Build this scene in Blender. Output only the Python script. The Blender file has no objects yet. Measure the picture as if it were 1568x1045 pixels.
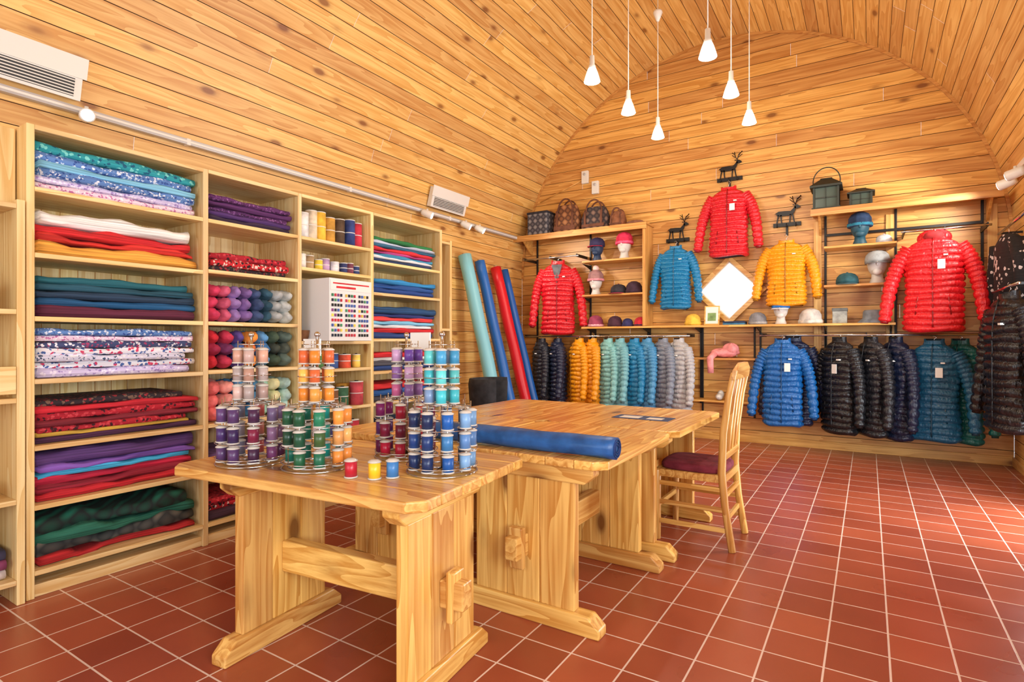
import bpy, math, random
from mathutils import Vector, Matrix
random.seed(11)
def U(a,b): return random.uniform(a,b)
def srgb(r,g,b):
    f=lambda c:(c/255/12.92) if c/255<=0.04045 else ((c/255+0.055)/1.055)**2.4
    return (f(r),f(g),f(b),1)
scn=bpy.context.scene

# ------------------------------------------------------------ materials
MC={}
def newmat(name):
    m=bpy.data.materials.new(name); m.use_nodes=True
    nt=m.node_tree; nt.nodes.clear()
    out=nt.nodes.new('ShaderNodeOutputMaterial'); p=nt.nodes.new('ShaderNodeBsdfPrincipled')
    nt.links.new(p.outputs[0],out.inputs[0])
    return m,nt,p
def N(nt,t,**k):
    n=nt.nodes.new(t)
    for a,b in k.items():
        if a in n.inputs.keys(): n.inputs[a].default_value=b
        else: setattr(n,a,b)
    return n
def ramp(nt,fac,stops):
    r=nt.nodes.new('ShaderNodeValToRGB'); e=r.color_ramp.elements
    while len(e)<len(stops): e.new(0.5)
    for i,(p,c) in enumerate(stops): e[i].position=p; e[i].color=c
    nt.links.new(fac,r.inputs[0]); return r
def bump(nt,p,h,st=0.3,d=0.01):
    b=N(nt,'ShaderNodeBump'); b.inputs['Strength'].default_value=st; b.inputs['Distance'].default_value=d
    nt.links.new(h,b.inputs['Height']); nt.links.new(b.outputs[0],p.inputs['Normal'])
def math_(nt,op,a,b=None,c=None):
    n=nt.nodes.new('ShaderNodeMath'); n.operation=op
    for i,x in enumerate((a,b,c)):
        if x is None: continue
        if isinstance(x,(int,float)): n.inputs[i].default_value=x
        else: nt.links.new(x,n.inputs[i])
    return n.outputs[0]
def wood(axis,kind='pine'):
    key=('wood',axis,kind)
    if key in MC: return MC[key]
    # light, dark, knot, roughness, grain scale, tint range, knot radius
    pal={'pine':(srgb(238,208,152),srgb(218,172,108),srgb(150,90,46),0.42,38,.20,.12),
         'ceil':(srgb(236,188,118),srgb(212,150,80),srgb(136,76,36),0.42,30,.28,.15),
         'gable':(srgb(230,170,98),srgb(198,130,64),srgb(124,66,30),0.42,30,.30,.15),
         'table':(srgb(240,190,112),srgb(202,136,66),srgb(108,54,22),0.26,40,.26,.17)}[kind]
    m,nt,p=newmat('wood_%s_%s'%(kind,axis)); L=nt.links.new
    tc=N(nt,'ShaderNodeTexCoord'); at=N(nt,'ShaderNodeAttribute'); at.attribute_name='tint'
    vm=N(nt,'ShaderNodeVectorMath'); vm.operation='MULTIPLY_ADD'
    cmb=N(nt,'ShaderNodeCombineXYZ')
    for i in range(3): L(at.outputs['Fac'],cmb.inputs[i])
    L(cmb.outputs[0],vm.inputs[0]); vm.inputs[1].default_value=(13.7,27.3,9.1); L(tc.outputs['Object'],vm.inputs[2])
    i='xyz'.index(axis)
    def mapped(s):
        q=[1,1,1]; q[i]=s
        mp=N(nt,'ShaderNodeMapping'); mp.inputs['Scale'].default_value=q; L(vm.outputs[0],mp.inputs[0]); return mp.outputs[0]
    vo=N(nt,'ShaderNodeTexVoronoi'); vo.inputs['Scale'].default_value=4.6; L(mapped(.45),vo.inputs['Vector'])
    no=N(nt,'ShaderNodeTexNoise'); no.inputs['Scale'].default_value=pal[4]; no.inputs['Detail'].default_value=5; no.inputs['Roughness'].default_value=.6; no.inputs['Distortion'].default_value=0.4
    L(mapped(.03),no.inputs['Vector'])
    no3=N(nt,'ShaderNodeTexNoise'); no3.inputs['Scale'].default_value=7; no3.inputs['Detail'].default_value=2
    L(mapped(.08),no3.inputs['Vector'])
    rings=math_(nt,'FRACT',math_(nt,'MULTIPLY',no3.outputs[0],9))
    mixf=math_(nt,'ADD',math_(nt,'MULTIPLY',no.outputs[0],0.75),math_(nt,'MULTIPLY',rings,0.25))
    r=ramp(nt,mixf,[(0.36,pal[1]),(0.64,pal[0])])
    rk=ramp(nt,vo.outputs['Distance'],[(pal[6]*.55,(1,1,1,1)),(pal[6],(.25,.25,.25,1)),(pal[6]*1.5,(0,0,0,1))])
    sep=N(nt,'ShaderNodeSeparateColor'); L(vo.outputs['Color'],sep.inputs[0])
    msk=math_(nt,'GREATER_THAN',sep.outputs[0],0.2)
    kf=math_(nt,'MULTIPLY',math_(nt,'MULTIPLY',rk.outputs[0],msk),0.9)
    mx=N(nt,'ShaderNodeMix'); mx.data_type='RGBA'
    L(kf,mx.inputs[0]); L(r.outputs[0],mx.inputs[6]); mx.inputs[7].default_value=pal[2]
    hsv=N(nt,'ShaderNodeHueSaturation')
    L(math_(nt,'MULTIPLY_ADD',at.outputs['Fac'],pal[5],1-pal[5]*.65),hsv.inputs['Value'])
    L(math_(nt,'MULTIPLY_ADD',at.outputs['Fac'],.012,.502),hsv.inputs['Hue'])
    L(mx.outputs[2],hsv.inputs['Color'])
    L(hsv.outputs[0],p.inputs['Base Color']); p.inputs['Roughness'].default_value=pal[3]
    bump(nt,p,no.outputs[0],0.12,0.004)
    MC[key]=m; return m
def plain(name,col,rough=0.5,metal=0,emit=0,trans=0):
    key=(name,col,rough)
    if key in MC: return MC[key]
    m,nt,p=newmat(name)
    p.inputs['Base Color'].default_value=col; p.inputs['Roughness'].default_value=rough; p.inputs['Metallic'].default_value=metal
    if emit:
        p.inputs['Emission Color'].default_value=col; p.inputs['Emission Strength'].default_value=emit
    if trans: p.inputs['Transmission Weight'].default_value=trans
    no=N(nt,'ShaderNodeTexNoise'); no.inputs['Scale'].default_value=60
    bump(nt,p,no.outputs[0],0.03,0.002)
    MC[key]=m; return m
def cloth(col,rough=0.85,fold=False):
    key=('cloth',col,rough,fold)
    if key in MC: return MC[key]
    m,nt,p=newmat('folded_cloth' if fold else 'cloth'); L=nt.links.new
    tc=N(nt,'ShaderNodeTexCoord'); no=N(nt,'ShaderNodeTexNoise'); no.inputs['Scale'].default_value=1.0 if fold else 14; no.inputs['Detail'].default_value=3 if fold else 4
    if fold:
        mp=N(nt,'ShaderNodeMapping'); mp.inputs['Scale'].default_value=(6,1.6,110); L(tc.outputs['Object'],mp.inputs[0]); L(mp.outputs[0],no.inputs['Vector'])
    else: L(tc.outputs['Object'],no.inputs['Vector'])
    k1=.5 if fold else .72
    c2=tuple(min(1,x*1.25+0.01) for x in col[:3])+(1,); c1=tuple(x*k1 for x in col[:3])+(1,)
    r=ramp(nt,no.outputs[0],[(0.32,c1),(0.6,c2)]); L(r.outputs[0],p.inputs['Base Color'])
    p.inputs['Roughness'].default_value=rough
    bump(nt,p,no.outputs[0],0.5 if fold else .35,0.008)
    MC[key]=m; return m
def puff(col):
    key=('puff',col)
    if key in MC: return MC[key]
    m,nt,p=newmat('quilted_nylon'); L=nt.links.new
    tc=N(nt,'ShaderNodeTexCoord'); no=N(nt,'ShaderNodeTexNoise'); no.inputs['Scale'].default_value=30; no.inputs['Detail'].default_value=3
    mp=N(nt,'ShaderNodeMapping'); mp.inputs['Scale'].default_value=(1.3,1.3,.5); L(tc.outputs['Object'],mp.inputs[0]); L(mp.outputs[0],no.inputs['Vector'])
    p.inputs['Base Color'].default_value=col; p.inputs['Roughness'].default_value=0.32
    bump(nt,p,no.outputs[0],0.8,0.016)
    MC[key]=m; return m
def floral(base,c2,c3,sc=38):
    key=('fl',base,c2,c3,sc)
    if key in MC: return MC[key]
    m,nt,p=newmat('printed_fabric'); L=nt.links.new
    tc=N(nt,'ShaderNodeTexCoord'); v=N(nt,'ShaderNodeTexVoronoi'); v.inputs['Scale'].default_value=sc*1.6
    nn=N(nt,'ShaderNodeTexNoise'); nn.inputs['Scale'].default_value=sc*2; L(tc.outputs['Object'],nn.inputs['Vector'])
    va=N(nt,'ShaderNodeVectorMath'); va.operation='MULTIPLY_ADD'; L(nn.outputs['Color'],va.inputs[0]); va.inputs[1].default_value=(.02,.02,.02); L(tc.outputs['Object'],va.inputs[2])
    L(va.outputs[0],v.inputs['Vector'])
    s=N(nt,'ShaderNodeSeparateColor'); L(v.outputs['Color'],s.inputs[0])
    near=math_(nt,'LESS_THAN',v.outputs['Distance'],.48)
    r=ramp(nt,math_(nt,'MULTIPLY',s.outputs[0],near),[(0.0,base),(0.3,base),(0.31,c2),(0.68,c2),(0.69,c3)]); r.color_ramp.interpolation='CONSTANT'
    mp=N(nt,'ShaderNodeMapping'); mp.inputs['Scale'].default_value=(6,1.6,110); L(tc.outputs['Object'],mp.inputs[0])
    n2=N(nt,'ShaderNodeTexNoise'); n2.inputs['Scale'].default_value=1; L(mp.outputs[0],n2.inputs['Vector'])
    h=N(nt,'ShaderNodeHueSaturation'); L(r.outputs[0],h.inputs['Color']); L(math_(nt,'MULTIPLY_ADD',n2.outputs[0],1.2,.4),h.inputs['Value'])
    L(h.outputs[0],p.inputs['Base Color']); p.inputs['Roughness'].default_value=0.85
    bump(nt,p,n2.outputs[0],.5,.008)
    MC[key]=m; return m
def tartan(a,b,c,sc=9):
    key=('tt',a,b,c)
    if key in MC: return MC[key]
    m,nt,p=newmat('tartan_fabric'); L=nt.links.new
    tc=N(nt,'ShaderNodeTexCoord'); sx=N(nt,'ShaderNodeSeparateXYZ'); L(tc.outputs['Object'],sx.inputs[0])
    s=math_(nt,'ADD',sx.outputs[0],sx.outputs[1])
    w1=math_(nt,'SINE',math_(nt,'MULTIPLY',s,sc*6.28)); w2=math_(nt,'SINE',math_(nt,'MULTIPLY',sx.outputs[2],sc*6.28))
    f=math_(nt,'MULTIPLY_ADD',math_(nt,'ADD',w1,w2),0.25,0.5)
    r=ramp(nt,f,[(0.0,a),(0.45,b),(0.6,a),(0.9,c)])
    L(r.outputs[0],p.inputs['Base Color']); p.inputs['Roughness'].default_value=0.85
    MC[key]=m; return m

GROOVE=plain('board_gap_shade',srgb(100,56,26),0.8)  # darker wood tone, gap shadow painted into the groove faces
WHITE=plain('white_plastic',srgb(228,228,222),0.35)
BLACK=plain('black_metal',srgb(24,22,22),0.45,0.3)
CHROME=plain('chrome_wire',srgb(205,205,205),0.2,1.0)
GREYM=plain('grey_metal',srgb(190,192,195),0.35,0.3)
DARKC=cloth(srgb(30,28,32))

# ------------------------------------------------------------ mesh builder
class B:
    def __init__(s,name):
        s.name=name; s.v=[]; s.f=[]; s.m=[]; s.t=[]; s.s=[]; s.mats=[]; s.M=Matrix.Identity(4)
    def add(s,vs,fs,mat,smooth=False,tint=None):
        if mat not in s.mats: s.mats.append(mat)
        k=s.mats.index(mat); o=len(s.v)
        if tint is None: tint=random.random()
        s.v+=[tuple(s.M@Vector(p)) for p in vs]
        for f in fs:
            s.f.append([i+o for i in f]); s.m.append(k); s.t.append(tint); s.s.append(smooth)
    def box(s,x0,x1,y0,y1,z0,z1,mat,M=None,tint=None):
        vs=[(x,y,z) for x in (x0,x1) for y in (y0,y1) for z in (z0,z1)]
        if M is not None: vs=[tuple(M@Vector(p)) for p in vs]
        s.add(vs,[(0,1,3,2),(4,6,7,5),(0,4,5,1),(2,3,7,6),(0,2,6,4),(1,5,7,3)],mat,False,tint)
    def rings(s,rings,mat,caps=(True,True),smooth=True,closed=True,tint=None):
        n=len(rings[0]); vs=[p for r in rings for p in r]; fs=[]
        for i in range(len(rings)-1):
            for j in range(n if closed else n-1):
                k=(j+1)%n; fs.append((i*n+j,i*n+k,(i+1)*n+k,(i+1)*n+j))
        if caps[0]: fs.append(tuple(range(n))[::-1])
        if caps[1]: fs.append(tuple((len(rings)-1)*n+j for j in range(n)))
        s.add(vs,fs,mat,smooth,tint)
    def tube(s,pts,r,mat,n=8,caps=(True,True)):
        pts=[Vector(p) for p in pts]; rr=r if isinstance(r,(list,tuple)) else [r]*len(pts)
        rings=[]; up=None
        for i,p in enumerate(pts):
            d=(pts[min(i+1,len(pts)-1)]-pts[max(i-1,0)]).normalized()
            if up is None:
                up=Vector((0,0,1)) if abs(d.z)<0.9 else Vector((1,0,0))
            a=d.cross(up).normalized(); b=a.cross(d).normalized(); up=b
            rings.append([tuple(p+a*math.cos(t)*rr[i]+b*math.sin(t)*rr[i]) for t in [2*math.pi*j/n for j in range(n)]])
        s.rings(rings,mat,caps)
    def cyl(s,p0,p1,r0,mat,r1=None,n=16): s.tube([p0,p1],[r0,r0 if r1 is None else r1],mat,n)
    def lathe(s,prof,o,mat,n=20,caps=(True,True)):
        s.rings([[(o[0]+r*math.cos(2*math.pi*j/n),o[1]+r*math.sin(2*math.pi*j/n),o[2]+z) for j in range(n)] for r,z in prof],mat,caps)
    def ell(s,c,r,mat,n=16,m=10,fn=None):
        rings=[]
        for i in range(m+1):
            ph=-math.pi/2+math.pi*i/m; cr=max(math.cos(ph),0.02)
            ring=[]
            for j in range(n):
                th=2*math.pi*j/n; k=fn(th,ph) if fn else 1
                ring.append((c[0]+r[0]*cr*math.cos(th)*k,c[1]+r[1]*cr*math.sin(th)*k,c[2]+r[2]*math.sin(ph)*k))
            rings.append(ring)
        s.rings(rings,mat)
    def prism(s,poly,o,u,v,w,mat,tint=None):
        o,u,v,w=map(Vector,(o,u,v,w)); n=len(poly)
        vs=[tuple(o+u*a+v*b) for a,b in poly]+[tuple(o+u*a+v*b+w) for a,b in poly]
        fs=[tuple(range(n)),tuple(range(2*n-1,n-1,-1))]+[(i,i+n,(i+1)%n+n,(i+1)%n) for i in range(n)]
        s.add(vs,fs,mat,False,tint)
    def finish(s,bevel=0):
        xs=[p[0] for p in s.v]; ys=[p[1] for p in s.v]; zs=[p[2] for p in s.v]
        o=Vector(((min(xs)+max(xs))/2,(min(ys)+max(ys))/2,min(zs)))
        me=bpy.data.meshes.new(s.name); me.from_pydata([tuple(Vector(p)-o) for p in s.v],[],s.f)
        for m in s.mats: me.materials.append(m)
        me.polygons.foreach_set('material_index',s.m); me.polygons.foreach_set('use_smooth',s.s)
        a=me.attributes.new('tint','FLOAT','FACE'); a.data.foreach_set('value',s.t)
        me.update()
        ob=bpy.data.objects.new(s.name,me); ob.location=o; scn.collection.objects.link(ob)
        if bevel:
            b=ob.modifiers.new('bevel','BEVEL'); b.width=bevel; b.segments=2; b.limit_method='ANGLE'; b.angle_limit=0.7
        return ob

# ------------------------------------------------------------ room shell
CX,CZ,RR=-1.65,2.20,2.88
XL,XR=CX-RR,CX+RR
YB,YE=-3.0,7.43
def board_strip(b,p0,p1,nrm,a,e,dirv,mat,seg=2.6,gw=.006):
    """one board (two cross-section edge points), running from a to e along dirv, V-groove at p1"""
    p0,p1,nrm,dirv=map(Vector,(p0,p1,nrm,dirv)); w=(p1-p0); g=w.normalized()*gw
    cuts=[a]; x=a+U(0.3,seg)
    while x<e-0.3: cuts.append(x); x+=U(seg*0.6,seg*1.4)
    cuts.append(e)
    for c0,c1 in zip(cuts[:-1],cuts[1:]):
        A=dirv*c0; C=dirv*(c1-0.002)
        b.add([p0+g*0.5+A,p1-g*0.5+A,p1-g*0.5+C,p0+g*0.5+C],[(0,1,2,3)],mat)
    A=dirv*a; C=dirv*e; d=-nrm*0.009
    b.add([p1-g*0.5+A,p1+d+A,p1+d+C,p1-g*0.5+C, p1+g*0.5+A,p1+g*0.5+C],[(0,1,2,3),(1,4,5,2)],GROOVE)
BW=0.132
b=B('ceiling'); n=int(math.pi*RR/BW)
for i in range(n):
    t0=math.pi*i/n; t1=math.pi*(i+1)/n
    f=lambda t:(CX-RR*math.cos(t),0,CZ+RR*math.sin(t))
    tm=(t0+t1)/2
    board_strip(b,f(t0),f(t1),(math.cos(tm),0,-math.sin(tm)),YB,YE,(0,1,0),wood('y','ceil'),4.5,.006)
b.finish()
def wall_rows(name,x,nx,openings):
    b=B(name); k=int(CZ/BW); h=CZ/k
    for i in range(k):
        z0,z1=i*h,(i+1)*h; zm=(z0+z1)/2
        spans=[(YB,YE)]
        for (ya,yb,za,zb) in openings:
            if za<zm<zb:
                ns=[]
                for s0,s1 in spans:
                    if yb<=s0 or ya>=s1: ns.append((s0,s1))
                    else:
                        if ya>s0: ns.append((s0,ya))
                        if yb<s1: ns.append((yb,s1))
                spans=ns
        for s0,s1 in spans: board_strip(b,(x,0,z0),(x,0,z1),(nx,0,0),s0,s1,(0,1,0),wood('y','ceil'),4.5,.006)
    return b.finish()
wall_rows('wall_left',XL,1,[])
wall_rows('wall_right',XR,-1,[(4.3,5.6,0.0,2.1),(-1.6,1.0,0.9,2.1)])
def gable(name,y,ny,holes=()):
    b=B(name); z=0
    while z<CZ+RR-0.02:
        z1=min(z+0.15,CZ+RR-0.001)
        hw=RR if z<CZ else math.sqrt(max(RR*RR-(z-CZ)**2,0.0001))
        spans=[(CX-hw,CX+hw)]
        for (xa,xb,za,zb) in holes:
            if za<(z+z1)/2<zb: spans=[(CX-hw,xa),(xb,CX+hw)]
        for s0,s1 in spans:
            board_strip(b,(0,y,z),(0,y,z1),(0,ny,0),s0,s1,(1,0,0),wood('x','gable'),3.4,.006)
        z=z1
    return b.finish()
gable('wall_end',YE,-1)
gable('wall_back',YB,1,[(-3.9,0.5,0.5,3.2)])
# curved cover strip where the vault meets the end wall
b=B('trim_1'); rg=[]
for i in range(97):
    t=math.pi*i/96; c_,s_=math.cos(t),math.sin(t)
    rg.append([(CX-(RR-q)*c_,yy,CZ+(RR-q)*s_) for q,yy in ((.001,YE-.022),(.03,YE-.022),(.03,YE-.001),(.001,YE-.001))])
b.rings(rg,wood('x','gable'),smooth=False,tint=.2); b.finish()
# floor
m,nt,p=newmat('terracotta_tiles'); L=nt.links.new
tc=N(nt,'ShaderNodeTexCoord'); br=N(nt,'ShaderNodeTexBrick'); br.offset=0; br.squash=1
br.inputs['Scale'].default_value=1; br.inputs['Brick Width'].default_value=0.215; br.inputs['Row Height'].default_value=0.215
br.inputs['Mortar Size'].default_value=0.0038; br.inputs['Mortar Smooth'].default_value=0.1; br.inputs['Bias'].default_value=0
br.inputs['Color1'].default_value=srgb(166,84,56); br.inputs['Color2'].default_value=srgb(142,66,44); br.inputs['Mortar'].default_value=srgb(220,198,184)
L(tc.outputs['Object'],br.inputs['Vector'])
no=N(nt,'ShaderNodeTexNoise'); no.inputs['Scale'].default_value=2.2; no.inputs['Detail'].default_value=3; L(tc.outputs['Object'],no.inputs['Vector'])
hs=N(nt,'ShaderNodeHueSaturation'); L(br.outputs['Color'],hs.inputs['Color']); L(math_(nt,'MULTIPLY_ADD',no.outputs[0],0.4,0.8),hs.inputs['Value'])
L(hs.outputs[0],p.inputs['Base Color'])
L(math_(nt,'MULTIPLY_ADD',no.outputs[0],0.2,0.20),p.inputs['Roughness'])
bump(nt,p,math_(nt,'SUBTRACT',1.0,br.outputs['Fac']),0.4,0.002)
b=B('floor'); b.add([(XL-0.05,YB,0),(XR+0.05,YB,0),(XR+0.05,YE+0.05,0),(XL-0.05,YE+0.05,0)],[(0,1,2,3)],m); b.finish()
b=B('baseboard_end'); b.box(XL,XR,YE-0.02,YE,0,0.09,wood('x','gable')); b.finish(0.004)
b=B('baseboard_left'); b.box(XL,XL+0.02,YB,YE-0.02,0,0.09,wood('y','ceil')); b.finish(0.004)
b=B('baseboard_right'); b.box(XR-0.02,XR,5.7,YE-0.02,0,0.09,wood('y','ceil')); b.finish(0.004)

PW=plain('white_paint',srgb(240,238,232),0.4)
def frame_x(name,x,y0,y1,z0,z1,mid=True):
    b=B(name); x+=.012
    for a in ((y0,y0+0.07),(y1-0.07,y1)): b.box(x,x+0.08,a[0],a[1],z0,z1,PW)
    b.box(x,x+0.08,y0,y1,z1-0.07,z1,PW); b.box(x,x+0.08,y0,y1,z0,z0+0.07,PW)
    if mid: b.box(x+.01,x+0.06,(y0+y1)/2-0.03,(y0+y1)/2+0.03,z0,z1,PW)
    b.finish(0.004)
frame_x('door_1',XR,4.3,5.6,0.001,2.1); frame_x('added_window_1',XR,-1.6,1.0,0.9,2.1)  # side window is added, to light the left shelves and tables
b=B('added_window_2')  # added glazing behind the camera, there to let in soft fill
for a in (-3.9,-2.45,-1.0,0.43): b.box(a,a+0.07,YB-0.10,YB-.012,0.5,3.2,PW)
for z in (0.5,1.9,3.13): b.box(-3.9,0.5,YB-0.09,YB-.014,z,z+0.07,PW)
b.finish(0.004)
# diamond window on the end wall
b=B('window_3'); c=Vector((-1.47,YE-0.001,1.885)); r=0.36
sky=plain('bright_sky_pane',(0.93,0.96,1,1),0.1,0,.85)
b.add([c+Vector((0,-0.012,r)),c+Vector((-r,-0.012,0)),c+Vector((0,-0.012,-r)),c+Vector((r,-0.012,0))],[(0,1,2,3)],sky)
for k in range(4):
    a0=math.pi/2*k; a1=a0+math.pi/2
    for rr,th,d in ((0.44,0.075,0.07),(0.365,0.022,0.03)):
        P=lambda a,q:(c.x+q*math.cos(a),c.z+q*math.sin(a))
        q=[P(a0,rr),P(a1,rr),P(a1,rr-th),P(a0,rr-th)]
        b.prism(q,(0,YE-d,0),(1,0,0),(0,0,1),(0,d-0.002,0),wood('x','table') if rr>0.4 else PW)
b.finish(.003)

# ------------------------------------------------------------ tall shelving
FX,BX=-3.41,-3.87
PN=wood('z','pine'); PY=wood('y','pine'); PX=wood('x','pine')
YU=[1.042,1.89,2.56,3.25,4.12]
ZS={0:[0.133,0.45,0.739,1.064,1.37,1.68,2.0],1:[0.133,0.45,0.74,1.07,1.37,1.69,2.0],
    2:[0.133,0.45,0.74,1.04,1.25,1.78,2.0],3:[0.133,0.45,0.74,1.0,1.27,1.65,1.91]}
b=B('fabric_shelving')
for y in YU+[4.27]: b.box(BX,FX,y-0.016,y+0.016,0,2.30 if y<4.2 else 2.22,PN)
for u in range(4):
    for z in ZS[u]+[2.30]:
        b.box(BX,FX+0.002,YU[u]+0.016,YU[u+1]-0.016,z-0.024,z,PY)
    b.box(BX+0.02,FX-0.02,YU[u]+0.016,YU[u+1]-0.016,0,0.06,PY)
    y=YU[u]+0.016
    while y<YU[u+1]-0.02:
        y1=min(y+0.085,YU[u+1]-0.016); b.box(BX,BX+0.012,y,y1-0.003,0.05,2.28,PN); y=y1
for z in (0.133,0.74,1.37,2.2): b.box(BX,FX,4.136,4.254,z-0.024,z,PY)
b.finish(0.003)
b=B('side_shelving')
for y in (0.2,1.0): b.box(BX,FX+0.02,y-0.016,y+0.016,0,1.92,PN)
for z in (0.12,0.5,0.98,1.40,1.90): b.box(BX,FX+0.02,0.216,0.984,z-0.024,z,PY)
b.box(FX-0.02,FX+0.03,0.22,0.98,1.0,1.13,PY); b.cyl((FX+0.03,0.6,1.06),(FX+0.06,0.6,1.06),0.016,PX)
b.box(BX,BX+0.012,0.2,1.0,0.05,1.9,PN)
b.box(BX,FX-0.12,0.9,1.02,1.92,2.29,PN)
b.finish(0.003)

def bolt(b,y0,y1,z0,th,mat,dx=0,fluff=0.0,depth=0.40):
    """folded bolt of cloth lying on a shelf"""
    xf=FX-0.03+dx; xb=xf-depth; n=8; ph=[U(0,6.3) for _ in range(4)]
    rings=[]; hh=th/2; segs=16
    for i in range(segs+1):
        t=i/segs; y=y0+(y1-y0)*t
        wob=0.005+fluff; dz=wob*math.sin(ph[0]+t*9)+wob*0.6*math.sin(ph[1]+t*23); dxx=wob*1.5*math.sin(ph[2]+t*7)
        sh=0.985 if i in(0,segs) else 1
        ring=[]
        for j in range(n+1):
            a=-math.pi/2+math.pi*j/n; ring.append((xf-hh+hh*math.cos(a)*sh+dxx,y,z0+hh+(hh)*math.sin(a)*sh+(dz if j>n*0.3 else 0)))
        for j in range(n+1):
            a=math.pi/2+math.pi*j/n; ring.append((xb+hh+hh*math.cos(a)*sh,y,z0+hh+hh*math.sin(a)*sh))
        rings.append(ring)
    b.rings(rings,mat)
def stack(u,si,items,name='fabric_bolt_stack',inset=0.0,fl=0.0,short=0.0):
    y0=YU[u]+0.03; y1=YU[u+1]-0.03-inset; z=ZS[u][si]+0.002
    b=B(name)
    for mat,th in items[::-1]:
        bolt(b,y0+U(0,0.02),y1-U(0,0.06+short),z,th,mat,U(-0.03,0.01),fl); z+=th*0.985
    b.finish()
C=lambda r,g,bb:cloth(srgb(r,g,bb))
F=lambda r,g,bb:cloth(srgb(r,g,bb),.85,True)
fl_teal=floral(srgb(40,150,160),srgb(120,210,205),srgb(20,90,120),30)
fl_blue=floral(srgb(90,130,190),srgb(215,225,240),srgb(50,80,150),45)
fl_pink=floral(srgb(232,205,220),srgb(190,110,160),srgb(240,235,240),50)
fl_wht=floral(srgb(225,225,232),srgb(70,100,160),srgb(205,60,100),34)
fl_wht2=floral(srgb(205,205,225),srgb(60,80,110),srgb(225,225,230),50)
fl_lav=floral(srgb(200,190,225),srgb(225,220,240),srgb(150,130,190),45)
fl_blk=floral(srgb(40,30,36),srgb(110,85,70),srgb(150,40,50),36)
fl_red=floral(srgb(170,22,40),srgb(60,12,24),srgb(200,60,70),34)
fl_purp=floral(srgb(88,40,96),srgb(140,90,150),srgb(60,24,60),50)
fl_rose=floral(srgb(190,30,40),srgb(36,20,24),srgb(225,200,190),36)
fl_navy=floral(srgb(60,70,110),srgb(220,220,228),srgb(160,60,100),40)
tt_grn=tartan(srgb(14,62,50),srgb(20,30,30),srgb(22,100,80)); tt_gry=tartan(srgb(70,70,66),srgb(40,44,44),srgb(110,104,92))
stack(0,6,[(fl_teal,.05),(fl_blue,.045),(F(120,185,215),.035),(fl_blue,.04),(fl_lav,.03),(fl_pink,.04)])
stack(0,5,[(F(236,232,226),.07),(F(196,24,30),.055),(F(206,40,30),.03),(F(226,160,60),.07)],fl=.006)
stack(0,4,[(F(16,92,104),.04),(F(20,74,92),.035),(F(22,52,78),.04),(F(18,84,130),.04),(F(86,20,50),.055)])
stack(0,3,[(fl_blue,.035),(fl_pink,.03),(fl_navy,.035),(fl_wht,.035),(fl_wht2,.035),(fl_wht,.035),(fl_lav,.045)],short=.03)
stack(0,2,[(fl_blk,.035),(F(190,22,40),.03),(fl_red,.04),(F(120,18,36),.03),(fl_red,.03),(F(205,165,60),.022),(F(66,22,60),.03)],short=.04)
stack(0,1,[(F(84,50,110),.065),(F(120,80,170),.03),(F(60,170,215),.03),(F(190,20,60),.04),(F(140,14,40),.04),(F(186,18,34),.035)],fl=.004)
stack(0,0,[(tt_grn,.07),(F(16,92,72),.05),(tt_gry,.06),(F(170,18,24),.04)],fl=.012,short=.0)
stack(1,6,[(fl_purp,.03),(F(80,30,90),.035),(fl_purp,.03),(F(70,36,100),.035),(F(50,30,60),.03)])
stack(1,5,[(fl_red,.045),(fl_rose,.045),(fl_blk,.03)])
stack(1,1,[(F(110,80,140),.05),(F(180,30,60),.05)])
stack(1,0,[(fl_red,.04),(fl_rose,.04),(F(60,30,50),.05)])
stack(3,6,[(F(24,110,56),.035),(F(180,190,210),.02),(F(38,90,120),.03),(F(200,30,44),.03),(F(180,60,130),.02),(F(60,150,190),.025),(F(220,220,225),.02),(F(28,50,90),.035)])
stack(3,5,[(F(36,130,190),.04),(F(30,80,150),.04),(F(20,60,130),.045)])
stack(3,4,[(F(22,72,120),.06),(F(40,50,110),.03),(F(226,60,60),.035),(F(120,190,225),.03),(F(230,230,235),.03),(F(196,26,36),.04),(F(28,60,120),.05)])
stack(3,3,[(F(196,26,36),.04),(F(230,230,225),.03),(F(80,80,90),.04),(F(28,60,120),.04)])
stack(3,2,[(F(200,30,36),.05),(F(28,90,160),.05),(F(60,60,70),.05)])
stack(3,1,[(F(30,90,150),.05),(F(40,40,60),.05)]); stack(3,0,[(F(150,30,40),.06),(F(30,60,110),.05)])
# yarn: twisted skeins standing out toward the room
def yarn(u,si,cols,rows=3,rad=.048):
    b=B('yarn_skein_pile'); y=YU[u]+0.03+rad; z0=ZS[u][si]
    n=len(cols); step=(YU[u+1]-YU[u]-0.06-2*rad)/(n-1)
    for i,cc in enumerate(cols):
        for k in range(rows):
            mat=cloth(cc if not isinstance(cc[0],tuple) else cc[k%len(cc)])
            for dxx in (0.085,0.24):
                ph=U(0,6); q=U(.9,1.08); c0=(FX-dxx-U(0,.02),y+step*i+U(-.008,.008),z0+rad*0.98+.003+k*rad*1.68+U(0,.005))
                rg=[]
                for s in range(15):
                    t=s/14; xx=c0[0]-.075+.15*t; env=(math.sin(math.pi*min(max(t,.04),.96)))**.42
                    rg.append([(xx,c0[1]+rad*1.02*q*env*math.cos(a)*(1+.13*math.cos(2*(a-t*3.2)+ph)+.05*math.cos(7*(a-t*3.2)+ph)),c0[2]+rad*.92*env*math.sin(a)*(1+.10*math.cos(2*(a-t*3.2)+ph)+.05*math.cos(7*(a-t*3.2)+ph))) for a in [2*math.pi*j/26 for j in range(26)]])
                b.rings(rg,mat)
    b.finish()
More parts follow.
